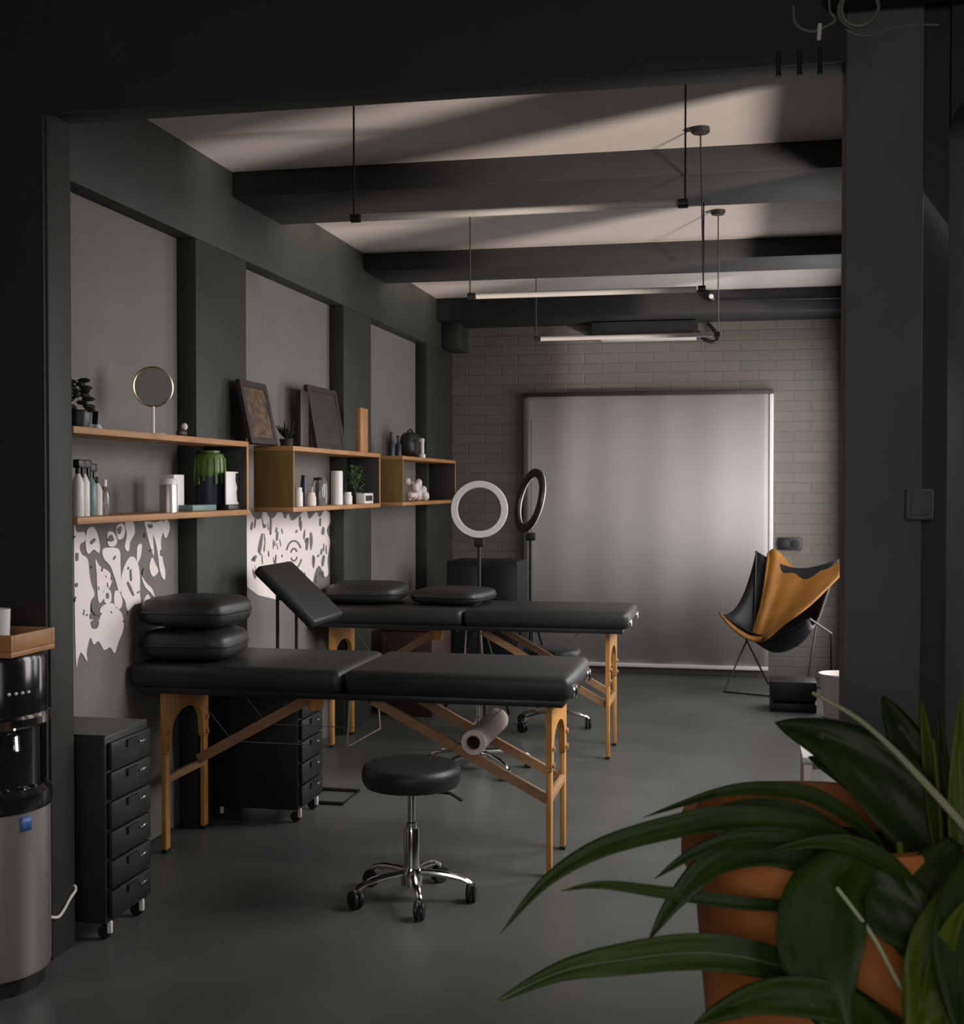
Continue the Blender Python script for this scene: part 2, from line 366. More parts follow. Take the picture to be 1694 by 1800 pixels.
for q in K2: mural([q], 1, WX + 0.0025, 0.003).build('mural_marking', 'panel_paint', mu2, 0)

# ================================================================== ROLLER BLIND on the back wall
BX0, BX1, BZ0, BZ1, BY = -1.602, 0.238, 0.065, 2.075, YB - 0.045
bl = thing('roller_blind', 'large pale grey roller blind covering the window in the back wall', 'blind', ((BX0 + BX1) / 2, BY, BZ0))
P = []
for i in range(2):
    z = BZ0 + 0.015 if i == 0 else BZ1
    P.append([Vector((BX0 + (BX1 - 0.03 - BX0) * j / 40, BY + 0.006 * sin(j * 0.75) * (1 - i), z)) for j in range(41)])
MB().grid(P).build('blind_fabric', 'blind_fabric', bl, 60, thick=0.002)
MB().box(BX0, BX1 - 0.03, BY - 0.012, BY + 0.012, BZ0 - 0.012, BZ0 + 0.016, 0.004).build('bottom_bar', 'white_plastic', bl)
MB().box(BX0 - 0.01, BX1, BY - 0.02, BY + 0.042, BZ1, BZ1 + 0.03, 0.003).build('shaded_cassette', 'dark_wood', bl)  # dark colour paints the shadow line along the top of the blind
MB().box(BX1 - 0.028, BX1, BY - 0.012, BY + 0.042, 0.7, BZ1 - 0.002, 0.002).build('lit_edge', 'white_plastic', bl)  # white strip painting the brightly lit right edge of the blind
MB().tube([(BX0 + 0.03, BY - 0.03, 1.9), (BX0 + 0.03, BY - 0.03, 0.80), (BX0 + 0.045, BY - 0.03, 0.77), (BX0 + 0.06, BY - 0.03, 0.80), (BX0 + 0.06, BY - 0.03, 1.9)], 0.003, 6).build('pull_chain', 'black_plastic', bl)

a = at_y(1367, 945, YB - 0.03); b = at_y(1410, 967, YB - 0.03)
o = thing('wall_socket', 'small black double wall socket right of the blind above the chair', 'socket', (a.x, YB, b.z))
MB().box(a.x, b.x, YB - 0.03, YB, b.z, a.z, 0.006).build('back_box', 'black_plastic', o)
for q in (0.28, 0.72): MB().lathe([(0.0, 0), (0.03, 0), (0.032, 0.004), (0.026, 0.006), (0, 0.002)], (a.x + (b.x - a.x) * q, YB - 0.03, (a.z + b.z) / 2), 16, Matrix.Rotation(R(90), 3, 'X')).build('outlet', 'black_metal', o)

# ================================================================== AIR CONDITIONER
ax0, ax1 = at_y(1040, 560, 9.18).x, at_y(1225, 560, 9.18).x
ac = thing('air_conditioner', 'dark wall air conditioner with pale flap high on the brick wall', 'air conditioner', ((ax0 + ax1) / 2, YB, 2.48))
mb = MB(); prof = [(YB, 2.50), (9.22, 2.50), (9.18, 2.535), (9.175, 2.60), (YB, 2.605)]
mb.prism([(ax0, y, z) for y, z in prof], (ax1 - ax0, 0, 0)).build('body', 'black_plastic', ac)
MB().box(ax0 + 0.06, ax1 - 0.01, 9.185, 9.36, 2.474, 2.499, 0.005).build('flap', 'white_plastic', ac)
MB().tube(smoothpts([(ax1, 9.33, 2.53), (ax1 + 0.06, 9.32, 2.47), (ax1 + 0.13, 9.33, 2.46), (ax1 + 0.13, 9.34, 2.52), (ax1 + 0.07, 9.35, 2.60)]), 0.014, 8).build('pipe', 'black_plastic', ac)

# ================================================================== HANGING TUBE LIGHTS
LAMPS = [(4.25, (622, 383), (1204, 358), ZC, None, 'nearest hanging white tube light below the first dark beam'),
         (5.68, (826, 521), (1236, 508), 2.66, (-.153, 4.88), 'middle hanging white tube light in front of the last beam'),
         (7.50, (942, 592), (1262, 592), 2.665, (-.111, 6.35), 'farthest hanging white tube light level with the air conditioner')]
for y, q0, q1, ztop, rose, lab in LAMPS:
    x0, x1, z = at_y(*q0, y).x, at_y(*q1, y).x, (at_y(*q0, y).z + at_y(*q1, y).z) / 2
    t = thing('tube_light', lab, 'lamp', ((x0 + x1) / 2, y, z), 'hanging tube lights')
    MB().tube([(x0 + 0.03, y, z), (x1 - 0.03, y, z)], 0.0135, 12).build('tube', 'off_tube', t)
    for x, d in ((x0, 1), (x1, -1)):
        MB().tube([(x - 0.010 * d, y, z), (x + 0.024 * d, y, z)], 0.016, 12).build('end_cap', 'black_plastic', t)
        MB().tube([(x, y, z), (x, y, ztop)], 0.0036, 6).build('suspension_cord', 'black_plastic', t)
    if not rose: continue
    rx, ry = rose
    MB().tube([(x1, y, z + .01), (rx, ry, ZC - .02)], 0.003, 6).build('power_cord', 'black_plastic', t)
    MB().lathe([(0, ZC - 0.024), (0.030, ZC - 0.022), (0.036, ZC - 0.016), (0.036, ZC), (0, ZC)], (rx, ry, 0), 20).build('ceiling_rose', 'black_plastic', t)
c = at_y(1250, 490, 8.86)
o = thing('security_camera', 'small camera with a white lens on the last beam', 'camera', (c.x, 8.9, 2.70))
MB().superell(0.035, 0.035, 0.035, (c.x, 8.865, 2.715), 1, 1, 16, 10).build('body', 'black_plastic', o)
MB().lathe([(0, 0), (0.016, 0), (0.016, 0.01), (0, 0.014)], (c.x, 8.835, 2.715), 12, Matrix.Rotation(R(90), 3, 'X')).build('lens', 'white_plastic', o)
MB().tube(smoothpts([(c.x + 0.03, 8.88, 2.70), (c.x + 0.3, 8.885, 2.69), (XW - 0.01, 8.885, 2.685)]), 0.006, 6).build('cable', 'black_plastic', o)

# ================================================================== WALL SHELVES
SX0, SX1, ST, SB = PX, -1.98, 1.584, 1.305        # back, front, top surface, lower board's top surface
def shelf(y0, y1, label, near):
    t = thing('wall_shelf', label, 'shelf', ((SX0 + SX1) / 2, (y0 + y1) / 2, SB - 0.022), 'open plywood wall shelves')
    MB().box(SX0, SX1, y0, y1, ST - 0.022, ST, 0.002).build('top_board', 'pine', t)
    MB().box(SX0, SX1, y0 + (0.0 if near else 0.02), y1, SB - 0.022, SB, 0.002).build('bottom_board', 'pine', t)
    if near: MB().box(SX0, SX1, y0, y0 + 0.02, SB, ST - 0.022, 0.001).build('side_panel', 'plywood', t)
    sp_ = MB().box(SX0, SX1 - .003, y1 - 0.02, y1, SB, ST - 0.022, 0.001).build('side_panel', 'black_paint', t)
    MB().box(SX1 - .003, SX1, y1 - 0.02, y1, SB, ST - 0.022, 0.0008).build('edge_strip', 'pine', sp_)
    if not near: MB().box(SX0, SX0 + 0.12, y0 + 0.0, y0 + 0.02, SB - 0.06, SB, 0.002).build('bracket', 'black_metal', t)
    return t
shelf(3.475, 4.856, 'nearest open wall shelf holding white bottles and a big jar, mirror on top', False)
shelf(5.38, 6.785, 'middle open wall shelf with frames on top and a leafy plant inside', True)
shelf(7.26, 8.69, 'farthest open wall shelf holding one crumpled white ornament', True)

def turned(name, label, cat, px, X, z, prof, m, group=None, n=18):
    y = at_x(px, 855, X).y
    return tag(MB().lathe(prof, (X, y, z), n).build(name, m), label, cat, group), y
# --- inside the nearest shelf
def bottle(px, X, r, h, label, capm='black_plastic', m='white_plastic', spray=True):
    y = at_x(px, 855, X).y
    t = thing('bottle', label, 'bottle', (X, y, SB), 'bottles in the nearest shelf')
    MB().lathe([(0, 0), (r * .95, 0), (r, r * .1), (r, h * .80), (r * .55, h * .95), (r * .4, h), (0, h)], (X, y, SB), 18).build('body', m, t)
    if spray:
        k = MB().lathe([(0, h), (r * .45, h), (r * .45, h + .02), (0, h + .02)], (X, y, SB), 12)
        k.box(X - .012, X + .012, y - .012, y + .034, SB + h + .018, SB + h + .045, .004)
        k.box(X - .005, X + .005, y + .022, y + .032, SB + h - .012, SB + h + .02, .002)
        k.build('spray_head', capm, t)
    else:
        MB().lathe([(0, h), (r * .5, h), (r * .5, h + .022), (0, h + .022)], (X, y, SB), 12).build('cap', capm, t)
    return t
bottle(137, -2.045, .018, .135, 'white spray bottle at the near end of the shelf, black trigger', spray=True)
bottle(147, -2.05, .019, .135, 'white spray bottle second from the near end, black trigger', spray=True)
bottle(157, -2.08, .024, .125, 'teal labelled spray bottle third from the near end', m='teal')
bottle(170, -2.08, .018, .105, 'pale small pump bottle beside the teal bottle', 'black_plastic', 'paper', False)
bottle(184, -2.08, .015, .095, 'clear glass dropper bottle, last of the near bottles', 'white_plastic', 'clear_glass', False)
def canister(px, X, r, h, label, m='steel'):
    y = at_x(px, 855, X).y
    t = thing('canister', label, 'canister', (X, y, SB))
    MB().lathe([(0, 0), (r, 0), (r, h), (r * .96, h + .004), (0, h + .004)], (X, y, SB), 24).build('body', m, t)
    MB().lathe([(0, h + .004), (r * .98, h + .004), (r * .98, h + .022), (r * .9, h + .026), (0, h + .026)], (X, y, SB), 24).build('lid', 'white_plastic', t)
    return t
canister(296, -2.05, .032, .098, 'brushed steel canister with pale lid in the nearest shelf', 'steel')
canister(592, -2.06, .031, .150, 'tall white steel canister in the middle shelf', 'white_plastic')
def block(name, label, cat, px0, px1, X, dx, z0, h, m, group=None):
    y0, y1 = at_x(px0, 855, X).y, at_x(px1, 855, X).y
    return tag(MB().box(X - dx, X, y0, y1, z0, z0 + h, .003).build(name, m), label, cat, group), y0, y1
block('box', 'white carton standing behind the steel canister', 'box', 306, 324, -2.09, .05, SB, .140, 'white_plastic')
y = at_x(350, 855, -2.05).y
tag(MB().box(-2.10, -2.03, y - .10, y + .12, SB, SB + .024, .004).build('folded_towel', 'teal'), 'pale folded cloth lying in front of the large jar', 'towel')
y = at_x(370, 855, -2.105).y
t = thing('jar', 'large jar with green leaves above and dark blue below', 'jar', (-2.105, y, SB))
MB().lathe([(0, .0), (.056, 0), (.060, .02), (.060, .14), (0, .14)], (-2.105, y, SB), 24).build('body', 'navy', t)
MB().lathe([(.060, .14), (.060, .20), (.052, .225), (.040, .23), (.040, .24), (.0, .24)], (-2.105, y, SB), 24).build('neck', 'jar_green', t)
mb = MB()
for k in range(16):
    a = 2 * pi * k / 16; r0 = .060
    p = Vector((-2.105 + r0 * cos(a), y + r0 * sin(a), SB + .21)); q = Vector((-2.105 + .065 * cos(a), y + .065 * sin(a), SB + .10 + .04 * random.random()))
    mb.bar(p, q, .010, .004)
mb.build('leaf', 'jar_green', t)
y0, y1 = at_x(388, 855, -2.04).y, at_x(415, 855, -2.04).y
t = thing('card', 'white card with a black figure on a dark stand', 'card', (-2.03, (y0 + y1) / 2, SB))
MB().box(-2.035, -2.005, y0 - .005, y1 + .005, SB, SB + .022, .003).build('stand', 'black_plastic', t)
MB().box(-2.023, -2.017, y0, y1, SB + .022, SB + .155, .001).build('sheet', 'white_plastic', t)
L = y1 - y0
MB().prism([(-2.0168, y0 + L * u, SB + .022 + .133 * v) for u, v in ((.62, .95), (.80, .96), (.92, .80), (.80, .58), (.86, .40), (.97, .22), (.90, .05), (.72, .08), (.66, .36), (.72, .52), (.60, .72))], (.0008, 0, 0)).build('printed_figure', 'ink', t)
# --- on top of the nearest shelf
y = at_x(270, 855, -2.06).y
t = thing('round_mirror', 'round gold rimmed mirror on a thin white stand', 'mirror', (-2.06, y, ST))
cz = at_x(270, 680, -2.06).z; rr = .070
face = Matrix.Rotation(R(-50), 3, 'Z') @ Matrix.Rotation(R(90), 3, 'Y')
ring = MB(); n = 40
pts = [Vector((-2.06, y, cz)) + face @ Vector((rr * cos(2 * pi * k / n), rr * sin(2 * pi * k / n), 0)) for k in range(n + 1)]
ring.tube(pts, .0038, 8, cap=False).build('rim', 'gold', t)
MB().lathe([(0, -.002), (rr, -.002), (rr, .002), (0, .002)], (-2.06, y, cz), 40, face).build('glass', 'mirror_glass', t)
MB().tube([(-2.06, y, ST + .006), (-2.06, y, cz - rr)], .0055, 10).build('stand', 'white_plastic', t)
MB().lathe([(0, 0), (.04, 0), (.04, .005), (0, .007)], (-2.06, y, ST), 24).build('base', 'white_plastic', t)
y = at_x(137, 855, -2.08).y
t = thing('succulent', 'dark succulent in a small pot at the near end of the top board', 'plant', (-2.08, y, ST))
MB().lathe([(0, 0), (.035, 0), (.045, .05), (.042, .06), (0, .055)], (-2.08, y, ST), 18).build('pot', 'black_plastic', t)
mb = MB()
for k in range(22):
    z = ST + .06 + .10 * k / 22; a = k * 2.4; r = .042 * (1 - .5 * k / 22)
    mb.superell(.022, .012, .008, (-2.08 + r * cos(a), y + r * sin(a), z), 1, 1, 8, 6, Matrix.Rotation(a, 3, 'Z'))
mb.build('leaf', 'dark_leaf', t)
y = at_x(172, 855, -2.05).y
t = thing('ornament', 'small black pointed ornament on a white foot beside the succulent', 'ornament', (-2.05, y, ST))
MB().lathe([(0, 0), (.02, 0), (.006, .02), (0, .02)], (-2.05, y, ST), 12).build('foot', 'white_plastic', t)
MB().prism([(-2.06, y - .018, ST + .018), (-2.06, y + .012, ST + .018), (-2.06, y + .045, ST + .046), (-2.06, y - .012, ST + .06)], (.02, 0, 0)).build('body', 'black_plastic', t)
y = at_x(320, 855, -2.05).y
t = thing('figurine', 'tiny dark figurine with pale spots right of the mirror', 'ornament', (-2.05, y, ST))
MB().superell(.016, .03, .016, (-2.05, y, ST + .016), .8, .8, 14, 8).build('body', 'dark_wood', t)
MB().superell(.012, .012, .014, (-2.045, y + .012, ST + .040), 1, 1, 12, 8).build('head', 'paper', t)
# --- on top of the middle shelf: leaning frames and upright slabs
def leaning_frame(px0, px1, X, h, label, art, tilt):
    y0, y1 = at_x(px0, 855, X).y, at_x(px1, 855, X).y
    mt = Matrix.Translation((X, 0, ST)) @ Matrix.Rotation(R(-tilt), 4, 'Y')
    t = thing('picture_frame', label, 'picture', (X, (y0 + y1) / 2, ST), 'frames leaning on the middle shelf')
    w_ = .03; mb = MB()
    for a, b, c, d in ((y0, y0 + w_, 0, h), (y1 - w_, y1, 0, h), (y0 + w_, y1 - w_, 0, w_), (y0 + w_, y1 - w_, h - w_, h)): mb.box(-.012, .012, a, b, c, d, .003, 1, mt)
    mb.build('frame', 'dark_wood', t)
    MB().box(-.008, .006, y0 + w_, y1 - w_, w_, h - w_, 0, 1, mt).build('picture', art, t)
leaning_frame(440, 486, -2.07, .285, 'leaning dark frame with a bronze relief on the middle shelf', 'bronze', 12)
leaning_frame(556, 606, -2.09, .335, 'leaning dark frame with a near black picture on the middle shelf', 'art_dark', 10)
block('slab', 'dark upright slab with pale edge between the two leaning frames', 'ornament', 529, 543, -2.03, .025, ST, .27, 'dark_wood')
block('slab', 'pale upright wood slab at the far end of the middle shelf', 'ornament', 634, 647, -2.02, .028, ST, .245, 'pine')
y = at_x(505, 855, -2.1).y
t = thing('small_plant', 'low dark plant beside the relief frame', 'plant', (-2.1, y, ST)); mb = MB()
MB().lathe([(0, 0), (.03, 0), (.038, .04), (0, .038)], (-2.1, y, ST), 14).build('pot', 'dark_wood', t)
for k in range(12):
    a = k * 2.4; mb.tube([(-2.1, y, ST + .035), (-2.1 + .03 * cos(a), y + .03 * sin(a), ST + .07), (-2.1 + .055 * cos(a), y + .055 * sin(a), ST + .085 + .02 * (k % 3))], [.003, .008, .001], 5)
mb.build('leaf', 'dark_leaf', t)
# --- inside the middle shelf
for px, X, r, h, m, lab in ((524, -2.05, .022, .075, 'white_plastic', 'short white jar at the near end of the middle shelf'), (534, -2.11, .016, .135, 'navy', 'slim dark bottle behind the short white jar'),
                            (546, -2.04, .026, .050, 'paper', 'pinkish low cup in the middle shelf'), (562, -2.08, .040, .125, 'clear_glass', 'clear glass jar in the middle shelf'), (611, -2.04, .024, .05, 'white_plastic', 'small white cup in front of the leafy plant')):
    yy = at_x(px, 855, X).y
    t = thing('jar', lab, 'jar', (X, yy, SB), 'small jars in the middle shelf')
    MB().lathe([(0, 0), (r * .94, 0), (r, h * .08), (r, h * .85), (r * .8, h), (0, h)], (X, yy, SB), 18).build('body', m, t)
    MB().lathe([(0, h), (r * .82, h), (r * .82, h + .014), (0, h + .016)], (X, yy, SB), 18).build('lid', 'black_plastic' if m in ('clear_glass', 'navy') else m, t)
X = -2.09; y = at_x(624, 855, X).y
t = thing('leafy_plant', 'small leafy green plant in a dark pot in the middle shelf', 'plant', (X, y, SB))
MB().lathe([(0, 0), (.028, 0), (.036, .06), (.034, .065), (0, .06)], (X, y, SB), 16).build('pot', 'dark_wood', t)
mb = MB()
for k in range(34):
    a = k * 2.4; r = .02 + .055 * random.random(); z = SB + .075 + .13 * random.random()
    c = Vector((X + r * cos(a) * .8, y + r * sin(a) * 1.2, z))
    mb.superell(.022, .014, .003, c, 1, 1, 8, 4, Matrix.Rotation(a, 3, 'Z') @ Matrix.Rotation(random.uniform(-.9, .9), 3, 'Y'))
    if k % 3 == 0: mb.tube([(X, y, SB + .06), c], .002, 4)
mb.build('foliage', 'small_leaf', t)
o, y0, y1 = block('box', 'small white box with dark square print in the middle shelf', 'box', 641, 656, -2.00, .05, SB, .058, 'white_plastic')
MB().box(-2.0002, -1.999, y0 + .015, y1 - .02, SB + .015, SB + .045).build('printed_square', 'ink', o)
# --- farthest shelf
X = -2.06; y = at_x(727, 855, X).y
mb = MB()
for k in range(26):
    u = random.random(); hh = .15 * (1 - u) ** 1.1
    mb.superell(.03 * random.uniform(.6, 1), .035 * random.uniform(.6, 1), .03, (X + random.uniform(-.04, .04), y - .12 + .30 * u, SB + .03 + hh * random.uniform(0, 1)), .9, .8, 10, 6, Matrix.Rotation(k, 3, 'X'))
tag(mb.build('paper_ornament', 'white_paint', None, 20), 'crumpled white ornament sloping down in the farthest shelf', 'ornament')
for px, h, r in ((688, .135, .022), (700, .12, .02)):
    X = -2.1; yy = at_x(px, 855, X).y
    t = thing('bottle', 'dark slim bottle on the farthest shelf, %s of the pair' % ('nearer' if px < 690 else 'farther'), 'bottle', (X, yy, ST), 'dark bottles on the farthest shelf')
    MB().lathe([(0, 0), (r, 0), (r, h * .6), (r * .4, h * .8), (r * .4, h), (0, h)], (X, yy, ST), 16).build('body', 'navy', t)
    MB().lathe([(0, h), (r * .5, h), (r * .5, h + .015), (0, h + .015)], (X, yy, ST), 12).build('cap', 'black_plastic', t)
X = -2.10; yy = at_x(721, 855, X).y
t = thing('pouch', 'round black pouch on the farthest shelf', 'bag', (X, yy, ST))
MB().superell(.06, .11, .085, (X, yy, ST + .085), .7, .8, 22, 12).build('body', 'leather', t)
MB().tube([(X, yy + .13 * cos(a) * .5, ST + .15 + .035 * sin(a)) for a in [pi * k / 8 for k in range(9)]], .006, 6).build('handle', 'black_plastic', t)
X = -2.005; yy = at_x(742, 855, X).y
t = thing('dispenser_bottle', 'slim white dispenser at the far end of the farthest shelf top', 'bottle', (X, yy, ST))
MB().lathe([(0, 0), (.022, 0), (.022, .02), (.012, .03), (.012, .10), (0, .10)], (X, yy, ST), 14).build('body', 'white_plastic', t)
MB().box(X - .01, X + .012, yy - .035, yy + .014, ST + .10, ST + .125, .003).build('pump_head', 'white_plastic', t)

# ================================================================== MASSAGE TABLES
def leg_arch(x, w, th, ztop, zbot, mbx):
    """end frame board with an arched cut-out, legs at +-w"""
    pts = [(-w, zbot), (-w, ztop), (w, ztop), (w, zbot), (w - .042, zbot), (w - .052, ztop - .22)]
    for k in range(0, 9):
        t = pi * k / 8; pts.append(((w - .056) * cos(t), ztop - .165 + .075 * sin(t)))
    pts += [(-w + .052, ztop - .22), (-w + .042, zbot)]
    mbx.prism([(x, a, z) for a, z in pts], (th, 0, 0))
def massage_table(label, zt, loc, cushion_tilt=None, left_brace=True, half=.832):
    zb = zt - .09
    t = thing('massage_table', label, 'massage table', (0, 0, 0), 'folding massage tables')
    pad = MB()
    for s in (-1, 1):
        a, b = (-half - .011, -.003) if s < 0 else (.003, half)
        pad.box(a, b, -.285, .285, zb, zt, .03, 4)
    pad.build('padded_top', 'leather', t, 50)
    MB().box(-half + .03, half - .03, -.265, .265, zb - .022, zb + .004, .004).build('frame_rail', 'black_plastic', t)
    zz = zb - .022
    for x in (-.752, .730):
        e = MB(); leg_arch(x, .195, .022, zz, .38, e); ef = e.build('end_frame', 'beech', t)
        for yy in (-.195, .195):
            MB().box(x + .002, x + .0205, yy - (-.001 if yy < 0 else .039), yy + (.039 if yy < 0 else -.001), .012, .378, .002).build('leg', 'beech', t)
            MB().box(x + .0, x + .0225, yy - (.0 if yy < 0 else .040), yy + (.040 if yy < 0 else .0), .0, .014, .003).build('rubber_foot', 'black_plastic', t)
            for zk in (.40, .46): MB().lathe([(0, 0), (.010, 0), (.010, .010), (0, .012)], (x + .021, yy + (.02 if yy < 0 else -.02), zk), 12, Matrix.Rotation(R(90), 3, 'Y')).build('leg_knob', 'brace_wood', t)
        MB().box(x + .0, x + .02, -.16, .16, .262, .292, .003).build('stretcher', 'brace_wood', t)
    for yy in (-.165, .165):
        MB().bar((.08, yy, zz - .012), (.735, yy, .275), .022, .034).build('brace', 'brace_wood', t)
    MB().bar((-.17, .125, zz - .012), (-.74, .125, .295), .024, .040).build('brace', 'brace_wood', t)
    MB().bar((-.12, .10, zz - .035), (-.02, .10, zz - .008), .02, .03).build('brace', 'brace_wood', t)
    MB().lathe([(0, -.085), (.03, -.085), (.034, -.03), (.018, -.03), (.016, 0), (0, 0)], (-.20, .0, zz), 16).build('hinge_block', 'beech', t)
    wire = MB().tube([(0.0, -.19, zz), (-.012, -.19, .44), (.012, .16, .44), (0, .16, zz)], .0042, 6)
    wire.build('wire_support', 'steel', t)
    cb = MB()
    for yy in (-.19, .16):
        cb.tube([(-.62, yy, zz), (-.46, yy, .44), (.38, yy, .44), (.60, yy, zz)], .0016, 5)
    cb.build('cable', 'cord_grey', t)
    for yy in (-.2, .2): MB().box(half - .008, half + .012, yy - .03, yy + .03, zb + .005, zb + .05, .004).build('end_bracket', 'chrome', t)
    t.location = loc
    return t
T1 = massage_table('nearer black massage table with cushions stacked on its left end', .735, (-1.405, 4.60, 0))
T2 = massage_table('farther black massage table in front of the pale blind', .765, (-1.400, 6.58, 0), half=.855)

def cushion(label, x, y, z, a, b, c, rot, name='cushion', group='black cushions on the nearer table'):
    mt = Matrix.Rotation(R(rot), 3, 'Z')
    mb = MB().superell(a, b, c, (x, y, z + c), .55, .4, 36, 16, mt)
    o = tag(mb.build(name, 'leather', None, 60), label, 'cushion', group)
    pp = [Vector((x, y, z + c)) + mt @ Vector((a * 1.002 * math.copysign(abs(cos(2 * pi * k / 40)) ** .4, cos(2 * pi * k / 40)), b * 1.002 * math.copysign(abs(sin(2 * pi * k / 40)) ** .4, sin(2 * pi * k / 40)), 0)) for k in range(41)]
    MB().tube(pp, .005, 6, cap=False).build('piping', 'leather', o)
cushion('lower black cushion of the two stacked on the nearer massage table', -2.055, 4.505, .737, .178, .155, .062, 3)
cushion('upper black cushion of the two stacked on the nearer massage table', -2.052, 4.505, .863, .182, .160, .060, -3)
cushion('left black cushion lying on the farther massage table', -2.00, 6.60, .768, .21, .22, .055, 6, group='black cushions on the farther table')
cushion('right black cushion lying on the farther massage table', -1.52, 6.63, .768, .20, .20, .042, -8, group='black cushions on the farther table')

# paper roll resting across the right braces
o = thing('paper_roll', 'pale paper roll resting on the braces of the nearer massage table', 'paper roll', (-.93, 4.57, .45))
rp = Matrix.Rotation(R(-90), 3, 'X')
MB().lathe([(.026, 0), (.044, 0), (.044, .45), (.026, .45), (.026, 0)], (-.925, 4.34, .488), 28, rp).build('paper', 'paper', o)
MB().lathe([(.0225, -.002), (.026, -.002), (.026, .452), (.0225, .452), (.0225, -.002)], (-.925, 4.34, .488), 24, rp).build('core', 'card_brown', o)

# tilted arm rest between the tables
o = thing('arm_rest', 'tilted black arm rest pad on thin legs in front of the second mural', 'arm rest', (-1.95, 5.32, 0))
d = Vector((.225, 0, -.215)); nrm = Vector((.69, 0, .72))
A0 = at_x(440, 1012, -2.06)
base = [Vector((-2.07, 5.14, 1.035)), Vector((-2.07, 5.55, 1.035))]
mt = Matrix.Translation((-1.945, 5.345, .925)) @ Matrix.Rotation(R(43), 4, 'Y')
MB().box(-.17, .19, -.20, .20, -.025, .025, .018, 3, mt).build('pad', 'leather', o, 50)
MB().box(-.10, .10, -.03, .03, -.045, -.025, .004, 1, mt).build('bracket', 'steel', o)
for yy in (5.23, 5.47):
    MB().tube([(-2.0, yy, .93), (-2.0, yy, .0)], .008, 8).build('leg', 'black_metal', o)
MB().tube([(-2.0, 5.23, .90), (-2.0, 5.47, .90)], .007, 8).build('crossbar', 'black_metal', o)
MB().tube([(-2.05, 5.23, .008), (-1.70, 5.23, .008), (-1.70, 5.47, .008), (-2.05, 5.47, .008)], .008, 8).build('foot_bar', 'black_metal', o)

# ================================================================== STOOLS
def stool(label, loc, rot, seat_r, seat_h, base_r, seat_t=.075):
    t = thing('rolling_stool', label, 'stool', (0, 0, 0), 'black rolling stools')
    r = seat_r; z = seat_h
    MB().lathe([(0, z - seat_t), (r * .93, z - seat_t), (r * .99, z - seat_t * .75), (r, z - seat_t * .4), (r * .97, z - seat_t * .12), (r * .86, z - .003), (r * .4, z), (0, z)], n=40).build('seat', 'leather', t, 60)
    MB().lathe([(0, z - seat_t - .018), (.07, z - seat_t - .018), (.09, z - seat_t), (0, z - seat_t)], n=20).build('seat_plate', 'black_metal', t)
    MB().lathe([(0, .06), (.026, .06), (.026, .235), (.022, .245), (0, .245)], n=20).build('gas_lift', 'chrome', t)
    MB().lathe([(0, .245), (.018, .245), (.018, .262), (.013, .265), (.013, z - seat_t - .015), (0, z - seat_t - .015)], n=16).build('piston', 'chrome', t)
    MB().tube([(.05, 0, z - seat_t - .02), (.13, .02, z - seat_t - .03), (.17, .025, z - seat_t - .055)], .006, 6).build('lever', 'black_metal', t)
    MB().lathe([(0, .05), (.035, .05), (.038, .085), (.03, .11), (0, .11)], n=20).build('hub', 'chrome', t)
    for k in range(5):
        a = 2 * pi * k / 5; c, s_ = cos(a), sin(a)
        pts = [(c * q, s_ * q, h) for q, h in ((.03, .094), (base_r * .5, .090), (base_r * .82, .078), (base_r * .97, .062), (base_r, .048))]
        MB().tube(smoothpts(pts, 4), [.012] * 8 + [.010] * 9, 10).build('leg', 'chrome', t)
        cs = MB(); rot_m = Matrix.Rotation(a + 1.1 * k, 3, 'Z') @ Matrix.Rotation(R(90), 3, 'Y')
        for o_ in (-.017, .003):
            cs.lathe([(0, 0), (.028, 0), (.030, .003), (.030, .011), (.026, .014), (0, .014)], Vector((c * base_r, s_ * base_r, .030)) + Matrix.Rotation(a + 1.1 * k, 3, 'Z') @ Vector((o_, 0, 0)), 16, rot_m)
        cs.build('caster', 'black_plastic', t)
    t.location = loc; t.rotation_euler.z = R(rot)
    return t
stool('nearest black rolling stool standing in front of the nearer massage table', (-1.085, 4.085, 0), 4, .168, .465, .205)
stool('wide black rolling stool half under the nearer massage table, behind the paper roll', (-1.255, 6.02, 0), 25, .245, .465, .255, .06)
stool('farthest rolling stool whose chrome base shows behind the right table leg', (-1.06, 7.15, 0), 10, .17, .47, .21)

